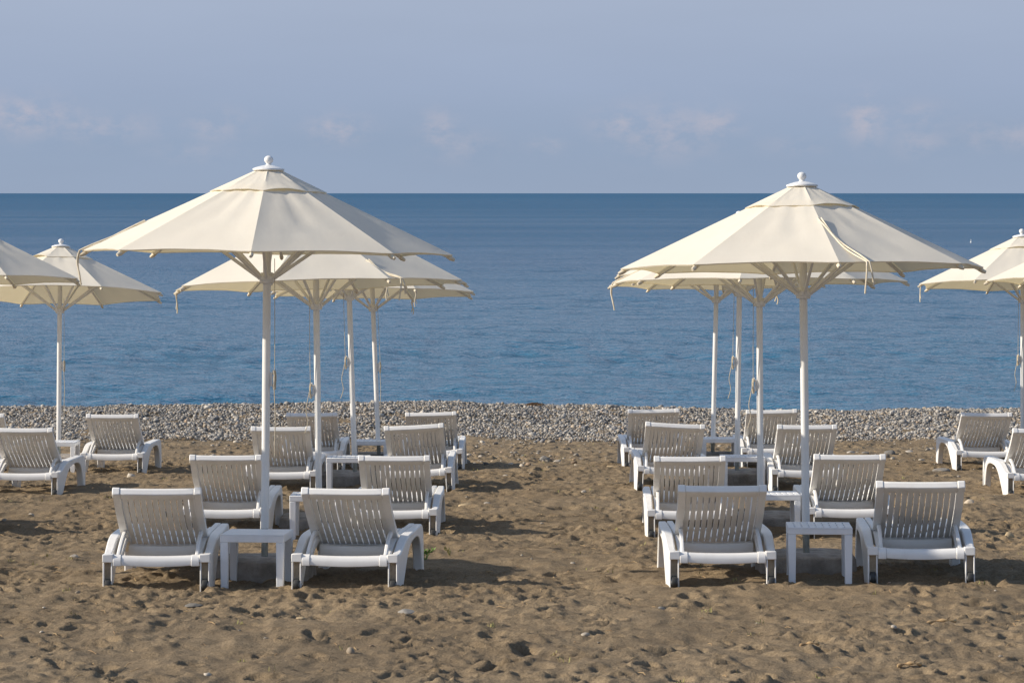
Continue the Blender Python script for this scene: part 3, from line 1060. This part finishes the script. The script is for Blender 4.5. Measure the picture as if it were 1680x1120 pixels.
# ------------------------------------------------------------------ side table
def make_table(slits):
    root = empty('side_table')
    w = .197
    t = MB()
    z0, z1 = .292, .335
    d = .38
    # apron frame and the top in boards, short slits left open near the front and the back
    t.box(-w, w, 0, .014, z0, z1 - .002)
    t.box(-w, w, d - .014, d, z0, z1 - .002)
    t.box(-w, -w + .014, .0142, d - .0142, z0, z1 - .002)
    t.box(w - .014, w, .0142, d - .0142, z0, z1 - .002)
    if slits:
        n = 9
        pit = 2 * w / n
        for a, b_ in ((.030, .110), (.145, .235), (.270, .35)):
            for k in range(n):
                x0 = -w + pit * k
                t.box(x0 + (.0045 if k else 0), x0 + pit - (.0045 if k < n - 1 else 0), a, b_, z1 - .012, z1)
        for a, b_ in ((0, .0298), (.1102, .1448), (.2352, .2698), (.3502, d)):
            t.box(-w, w, a, b_, z1 - .0125, z1 + .0002)
    else:
        t.box(-w, w, 0, d, z1 - .0018, z1 + .004)
    t.build('table_top', M_TABLE, root, 35, .004, 2)
    for sx in (-1, 1):
        for y0, y1, inner in ((0, .05, 1), (d - .05, d, -1)):
            l = MB()
            x0, x1 = sorted((sx * (w - .001), sx * (w - .049)))
            l.loft([[Vector((x0 + e, y0 + e, z)), Vector((x1 - e, y0 + e, z)), Vector((x1 - e, y1 - e, z)), Vector((x0 + e, y1 - e, z))] for z, e in ((-.06, .003), (z0 - .0005, .0))])
            l.build('leg', M_TABLE, root, 35, .004, 2)
    return root


protos = {}
for (p0, p1, y, py, yaw, slits, label) in TABLES:
    if slits not in protos:
        protos[slits] = o = make_table(slits)
    else:
        o = copy_tree(protos[slits])
    xc = at((p0 + p1) / 2, y)
    o.location = (xc, y, zat(py, y))
    sc_x = (at(p1, y) - at(p0, y)) / .394
    o.rotation_euler = (R(-1.0), 0, R(yaw))
    tag(o, label, 'table', 'white square side tables')

# ------------------------------------------------------------------ parasol
RIM = 1.175


def make_umbrella(d, seed):
    r = np.random.default_rng(seed)
    y = d['y']
    bx = at(d['b'], y)
    gzv = zat(d['ground'], y - .28)
    hubz = zat(d['hub'], y) - gzv
    hubx = at(d['h'], y) - bx
    root = empty('beach_parasol', (bx, y, gzv))
    tag(root, d['label'], 'parasol', 'cream canvas beach parasols')
    up = Vector((hubx, 0, hubz)).normalized()

    # cast concrete base
    b = MB()
    rings = []
    n = 28
    for z, g in ((-.12, .0), (.0, .004), (.100, -.004), (.112, -.010), (.118, -.026), (.123, -.16)):
        ring = []
        for k in range(n):
            a = 2 * math.pi * k / n
            c_, s_ = math.cos(a), math.sin(a)
            q = (abs(c_) ** 4 + abs(s_) ** 4) ** -.25
            rad = (.29 + g) * q * (1 + .015 * math.sin(3 * a + seed) + .01 * math.sin(7 * a))
            ring.append(Vector((rad * c_ * 1.08, rad * s_ * .92, z + .006 * math.sin(2 * a + seed))))
        rings.append(ring)
    b.loft(rings)
    b.build('base_block', M_CONC, root, 50)
    t = MB()
    t.sweep([(0, 0, .08), tuple(up * .42)], .0215, 0, 18)
    t.build('steel_tube', M_STEEL, root, 40)
    ptop = up * (hubz + .66)
    pb = .30 if d['y'] < 25 else .26
    p = MB()
    p.sweep([tuple(up * pb), tuple(up * (pb + .5)), tuple(up * hubz), tuple(ptop)], .0252, 0, 22)
    p.build('pole', M_PAINT, root, 40)

    # canopy group works in a frame whose origin is the hub
    head = Matrix.Translation(up * hubz) @ Euler((R(-d['tilt']), R(d['roll']), 0)).to_matrix().to_4x4() @ Matrix.Rotation(R(-90 + d['turn']), 4, 'Z')
    # rim height above the hub, apex height
    ZR, ZA = .150, .655
    h = MB()
    h.lathe([(.0265, -.038), (.040, -.038), (.047, -.030), (.047, -.016), (.058, -.014), (.058, .010), (.046, .014), (.040, .030), (.0265, .032)], 16, Matrix.Translation(up * hubz))
    hub = h.build('hub', M_PAINT, root, 40)

    def az(k): return 2 * math.pi * k / 8
    rad_drop = lambda q: ZA - (ZA - ZR) * (q - .10) / (RIM - .10)     # height of a rib at radius q
    for k in range(8):
        a = az(k)
        e = Vector((math.cos(a), math.sin(a), 0))
        m = MB()
        m.sweep([head @ (e * .07 + Vector((0, 0, rad_drop(.07) - .03))), head @ (e * .62 + Vector((0, 0, rad_drop(.62) - .022))), head @ (e * (RIM - .012) + Vector((0, 0, ZR - .012)))], .016, .024, None, (head.to_3x3() @ e.cross(Vector((0, 0, 1)))))
        rib = m.build('rib', M_PAINT, root, 35, .003, 1)
        tp = MB()
        q0, q1 = head @ (e * (RIM - .035) + Vector((0, 0, ZR - .004))), head @ (e * (RIM + .012) + Vector((0, 0, ZR - .026)))
        tp.sweep([q0, q0.lerp(q1, .5), q1], [.012, .015, .010], 0, 8)
        tp.build('rib_pocket', M_STRAP, rib, 40)
        s = MB()
        s.sweep([head @ (e * .050 + Vector((0, 0, -.002))), head @ (e * .60 + Vector((0, 0, rad_drop(.60) - .036)))], .017, .022, None, (head.to_3x3() @ e.cross(Vector((0, 0, 1)))))
        s.build('strut', M_PAINT, root, 35, .003, 1)

    # main canopy
    def panel_grid(r0, r1, nr, na, lift, sagk, scal, hem, rngk, creases):
        verts = []
        per = 8 * na
        nseed = int(r.integers(1000))
        for i in range(nr + 1 + (1 if hem else 0)):
            f = min(i / nr, 1.0)
            for j in range(per):
                k, w = divmod(j, na)
                w = w / na
                a0, a1 = az(k), az(k + 1)
                e0 = Vector((math.cos(a0), math.sin(a0), 0)); e1 = Vector((math.cos(a1), math.sin(a1), 0))
                bow = math.sin(math.pi * w)
                q = r0 + (r1 - r0) * f
                e = e0.lerp(e1, w)
                qq = q * (1 - scal * bow * f ** 3)
                z = rad_drop(q) + lift
                z -= sagk * bow * math.sin(math.pi * min(f * .9 + .05, 1)) * q
                z += scal * .55 * bow * f ** 3 * q
                # creases fanning from the seams
                nn = perlin(np.array([a0 * 3 + w * 5.0 + nseed]), np.array([f * 2.2 + seed * 3.1]), 5)[0]
                nn2 = perlin(np.array([w * 9.0 + 11 * k]), np.array([f * 7 + seed * 1.7]), 9)[0]
                z += creases * (nn * .009 + nn2 * .0035) * (bow ** .5) * min(1, q / .3) * (1 - .75 * f ** 4)
                if w == 0: z += .003
                p_ = e * qq + Vector((0, 0, z))
                if i > nr:
                    p_ = e * (qq - .006) + Vector((0, 0, z - hem))
                if callable(rngk):
                    p_ = rngk(p_, k, w, f, bow)
                verts.append(head @ p_)
        nrow = nr + 1 + (1 if hem else 0)
        faces = []
        for i in range(nrow - 1):
            for j in range(per):
                j2 = (j + 1) % per
                faces.append((i * per + j, (i + 1) * per + j, (i + 1) * per + j2, i * per + j2))
        return verts, faces
    m = MB()
    m.add(*panel_grid(.28, RIM, 18, 12, .004, .016, .024, .007, None, .9))
    can = m.build('canopy', M_CANVAS, root, 24)
    puff = r.uniform(.0, .018, 8)
    puff[int(r.integers(8))] += .012

    def vent_shape(p_, k, w, f, bow):
        q = p_.copy()
        q.z += puff[k] * bow ** .7 * f ** 2 + .003
        return q
    m = MB()
    m.add(*panel_grid(.085, .372, 10, 12, .008, .010, .018, .005, vent_shape, .55))
    m.build('vent_flap', M_CANVAS, can, 30)
    f = MB()
    f.lathe([(.02, .0), (.098, .003), (.102, .008), (.100, .015), (.075, .025), (.045, .033), (.020, .038), (.0145, .046), (.018, .050), (.027, .060), (.0295, .072), (.026, .085), (.016, .094), (.004, .0975)], 26, head @ Matrix.Translation((0, 0, ZA + .018)))
    f.build('finial', M_PAINT, root, 32)

    # pull cord, cleat and knot
    if d['knot']:
        kz = zat(d['knot'], y) - gzv
        sgn = d['kx']
        kx = sgn * .045
        base = up * kz
        cm = MB()
        cm.box(base.x + sgn * .026, base.x + sgn * .040, base.y - .012, base.y + .012, kz - .045, kz + .045)
        cm.box(base.x + sgn * .040, base.x + sgn * .050, base.y - .010, base.y + .010, kz + .030, kz + .060)
        cm.box(base.x + sgn * .040, base.x + sgn * .050, base.y - .010, base.y + .010, kz - .060, kz - .030)
        cl = cm.build('cleat', M_PAINT, root, 35, .003, 1)
        cd = MB()
        top = up * (hubz + .12) + Vector((sgn * .05, -.03, 0))
        cd.sweep(arc([tuple(top), tuple(up * (hubz * .8) + Vector((sgn * .055, -.03, 0))), tuple(base + Vector((sgn * .055, -.02, .05)))], 6), .0024, 0, 6)
        for q in range(4):
            ox = sgn * (.050 + .006 * (q % 2)); oy_ = -.018 + .010 * q
            cd.sweep(arc([tuple(base + Vector((ox, oy_, .055))), tuple(base + Vector((ox + sgn * .005, oy_ - .006, .02))), tuple(base + Vector((ox + sgn * .003, oy_, -.02))), tuple(base + Vector((ox, oy_, -.065)))], 3), .0048, 0, 6)
        tail = [.055, .075, .09, .075, .10] if sgn < 0 else [.05, .055, .06, .055, .055]
        cd.sweep(arc([tuple(base + Vector((sgn * tail[q], -.02, .02 - (.09 if sgn < 0 else .14) * q))) for q in range(5)], 4), .0036, 0, 6)
        cd.build('pull_cord', M_ROPE, root, 50)
    # tie straps
    for (a_deg, over, side, hang) in d['straps']:
        a = R(a_deg - d['turn'])          # azimuth seen from the camera side, clockwise to the right
        k = round((a) / (math.pi / 4))
        e = Vector((math.cos(az(0) + k * math.pi / 4), math.sin(k * math.pi / 4), 0))
        m = MB()

        def ribbon(pts, wid=.016):
            pts = [head @ Vector(q) if len(q) == 3 else q for q in pts]
            m.sweep(pts, wid / 2, 0, 7)
        if over:
            tang = Vector((-e.y, e.x, 0))
            for j in range(2):
                pts = []
                for q in range(14):
                    t_ = q / 13
                    rr_ = RIM * (1 - over) + (RIM * over + .012) * t_
                    sidew = side * t_ ** 1.2 + .017 * (j - .5) + .006 * math.sin(t_ * 7 + 2 * j)
                    pts.append(tuple(e * rr_ + tang * sidew + Vector((0, 0, rad_drop(rr_) + .010 - .016 * math.sin(math.pi * t_) * min(1, side / .1) + .003 * math.sin(t_ * 8 + j)))))
                end = Vector(pts[-1])
                for q in range(1, 8):
                    pts.append(tuple(end + e * (.012 * math.sin(q * .6)) + tang * (.004 * q * (1 if j else -.4)) + Vector((0, 0, -(hang - .05 * j) * q / 7))))
                ribbon(pts, .011)
        else:
            st0 = e * (RIM - .01) + Vector((0, 0, ZR - .02))
            for j in range(2):
                tang = Vector((-e.y, e.x, 0))
                ribbon([tuple(st0 + tang * (.012 * j + .008 * math.sin(q * .9 + j)) + Vector((0, 0, -hang * (1 - .2 * j) * q / 7))) for q in range(8)], .010)
        m.build('tie_strap', M_STRAP, can, 40)
    return root


for i, d in enumerate(UMBRELLAS):
    make_umbrella(d, i + 1)

# ------------------------------------------------------------------ weeds, twigs, driftwood, buoy
M_LEAF = simple('weed_leaf', (.10, .19, .035), (.19, .26, .06), 25, .6, spec=.3)
M_DRY = simple('dry_weed', (.33, .28, .12), (.24, .24, .08), 25, .8, spec=.2)
M_TWIG = simple('dry_twig', (.30, .19, .10), (.45, .33, .18), 20, .85, spec=.2)


def leaf(m, base, head_, pitch, ln, wd):
    d = Vector((math.cos(head_) * math.cos(pitch), math.sin(head_) * math.cos(pitch), math.sin(pitch)))
    s = Vector((-math.sin(head_), math.cos(head_), 0))
    n = d.cross(s)
    rows = []
    for t, w in ((0, .12), (.3, .8), (.55, 1), (.8, .65), (1, .04)):
        p = base + d * ln * t + n * (ln * .18 * t * t)
        rows.append([p - s * wd * w / 2, p - n * wd * .12 * w, p + s * wd * w / 2])
    vs = [q for r_ in rows for q in r_]
    fs = []
    for i in range(4):
        for j in range(2):
            fs.append((i * 3 + j, i * 3 + j + 1, (i + 1) * 3 + j + 1, (i + 1) * 3 + j))
    m.add(vs, fs)


def row_to_y(px, py):
    yc = np.arange(13.2, 43, .02)
    rows = HOR + (CAMZ - ground((px - 840.0) * yc / FPX, yc)) * FPX / yc
    return float(yc[np.argmin(np.abs(rows - py))])


def weed(px, py, size, nl, label, m_):
    y = row_to_y(px, py); x = at(px, y)
    root = empty('weed_plant', (x, y, sand_z(x, y)))
    tag(root, label, 'plant')
    st = MB(); lf = MB()
    for k in range(5):
        a = random.uniform(0, 6.28); l = size * random.uniform(.3, .7)
        tip = Vector((math.cos(a) * l, math.sin(a) * l * .8, size * random.uniform(.35, .8)))
        st.sweep([(0, 0, -.01), tuple(tip * .5 + Vector((0, 0, .01))), tuple(tip)], .0025, 0, 5)
        for j in range(nl):
            t = random.uniform(.4, 1)
            leaf(lf, tip * t, random.uniform(0, 6.28), random.uniform(-.1, .9), size * random.uniform(.25, .5), size * random.uniform(.12, .22))
    st.build('stem', m_, root, 40)
    lf.build('leaves', m_, root, 60)


weed(698, 917, .10, 5, 'small bright green weed growing right of the front lounger\'s foot in the left group', M_LEAF)
weed(738, 914, .06, 3, 'pale weed sprig on the sand just right of the bright green weed', M_DRY)


def build_litter():
    tw = MB(); wd = MB()
    for k in range(900):
        y = 13.4 + 26 * random.random() ** .9; x = random.uniform(-.19, .19) * y * 1.05
        z = sand_z(x, y)
        a = random.uniform(0, math.pi); l = random.uniform(.012, .07); e = Vector((math.cos(a), math.sin(a), random.uniform(-.05, .25)))
        p = Vector((x, y, z + .006))
        tw.sweep([tuple(p - e * l / 2), tuple(p + Vector((random.uniform(-.01, .01), random.uniform(-.01, .01), .006))), tuple(p + e * l / 2)], [.0016, .0028, .0014], 0, 5)
    for k in range(150):
        y = 14 + 24 * random.random(); x = random.uniform(-.19, .19) * y * 1.05
        p = Vector((x, y, sand_z(x, y)))
        for j in range(random.randint(4, 9)):
            leaf(wd, p + Vector((random.uniform(-.03, .03), random.uniform(-.03, .03), 0)), random.uniform(0, 6.28), random.uniform(.1, 1.3), random.uniform(.012, .035), random.uniform(.004, .009))
    tag(tw.build('twig_litter', M_TWIG, None, 50), 'short dry twigs littering the sand', 'twigs', kind='stuff')
    tag(wd.build('weed_sprigs', M_DRY, None, 60), 'low yellow green sprigs dotted over the sand', 'weeds', kind='stuff')


build_litter()


def driftwood():
    y = 43.0; x = at(876, y)
    m = MB()
    for k in range(9):
        a = random.uniform(-.35, .35) + (math.pi if k % 2 else 0); l = random.uniform(.10, .22)
        p = Vector((random.uniform(-.06, .06), random.uniform(-.05, .05), .012 + .005 * k))
        e = Vector((math.cos(a), math.sin(a), random.uniform(-.08, .12)))
        m.sweep([tuple(p - e * l / 2), tuple(p + Vector((0, 0, .006))), tuple(p + e * l / 2)], [.005, .008, .004], 0, 6)
    o = m.build('driftwood', simple('driftwood_brown', (.16, .09, .045), (.24, .15, .08), 18, .85), None, 50)
    o.location = (x, y, gz(x, y) + .015)
    tag(o, 'tangle of brown driftwood on the crest of the pebbles, middle of the photo', 'driftwood')


driftwood()
for i, (px, py, ln, label) in enumerate(((1545, 1029, .16, 'pale broken stick on the foreground sand near the right border'), (1492, 1094, .12, 'short tan stick at the bottom right of the sand'),
                                         (1328, 1064, .10, 'small tan stick in the sand below the slitted front table'))):
    y = row_to_y(px, py); x = at(px, y)
    m = MB()
    m.sweep(arc([(-ln / 2, 0, .004), (-ln * .15, .01, .014), (ln * .2, -.008, .020), (ln / 2, .006, .012)], 4), [.007 + .004 * math.sin(k * 1.3) for k in range(13)], 0, 8)
    m.sweep([(ln * .1, 0, .016), (ln * .3, .03, .03)], [.006, .003], 0, 6)
    o = m.build('stick', M_TWIG, None, 50, loc=(x, y, sand_z(x, y) + .004))
    tag(o, label, 'stick')


def buoy():
    y = 240.0; x = at(1593, y)
    root = empty('buoy', (x, y, SEA_Z))
    m = MB()
    m.lathe([(.01, -.05), (.06, -.02), (.075, .04), (.05, .09), (.02, .11)], 16)
    m.build('float', M_PAINT, root, 40)
    m = MB()
    m.lathe([(.018, .11), (.016, .22), (.028, .23), (.026, .26), (.005, .27)], 12)
    m.build('mast', M_PAINT, root, 40)
    tag(root, 'tiny white float on the open water above the right border parasols', 'buoy')


buoy()
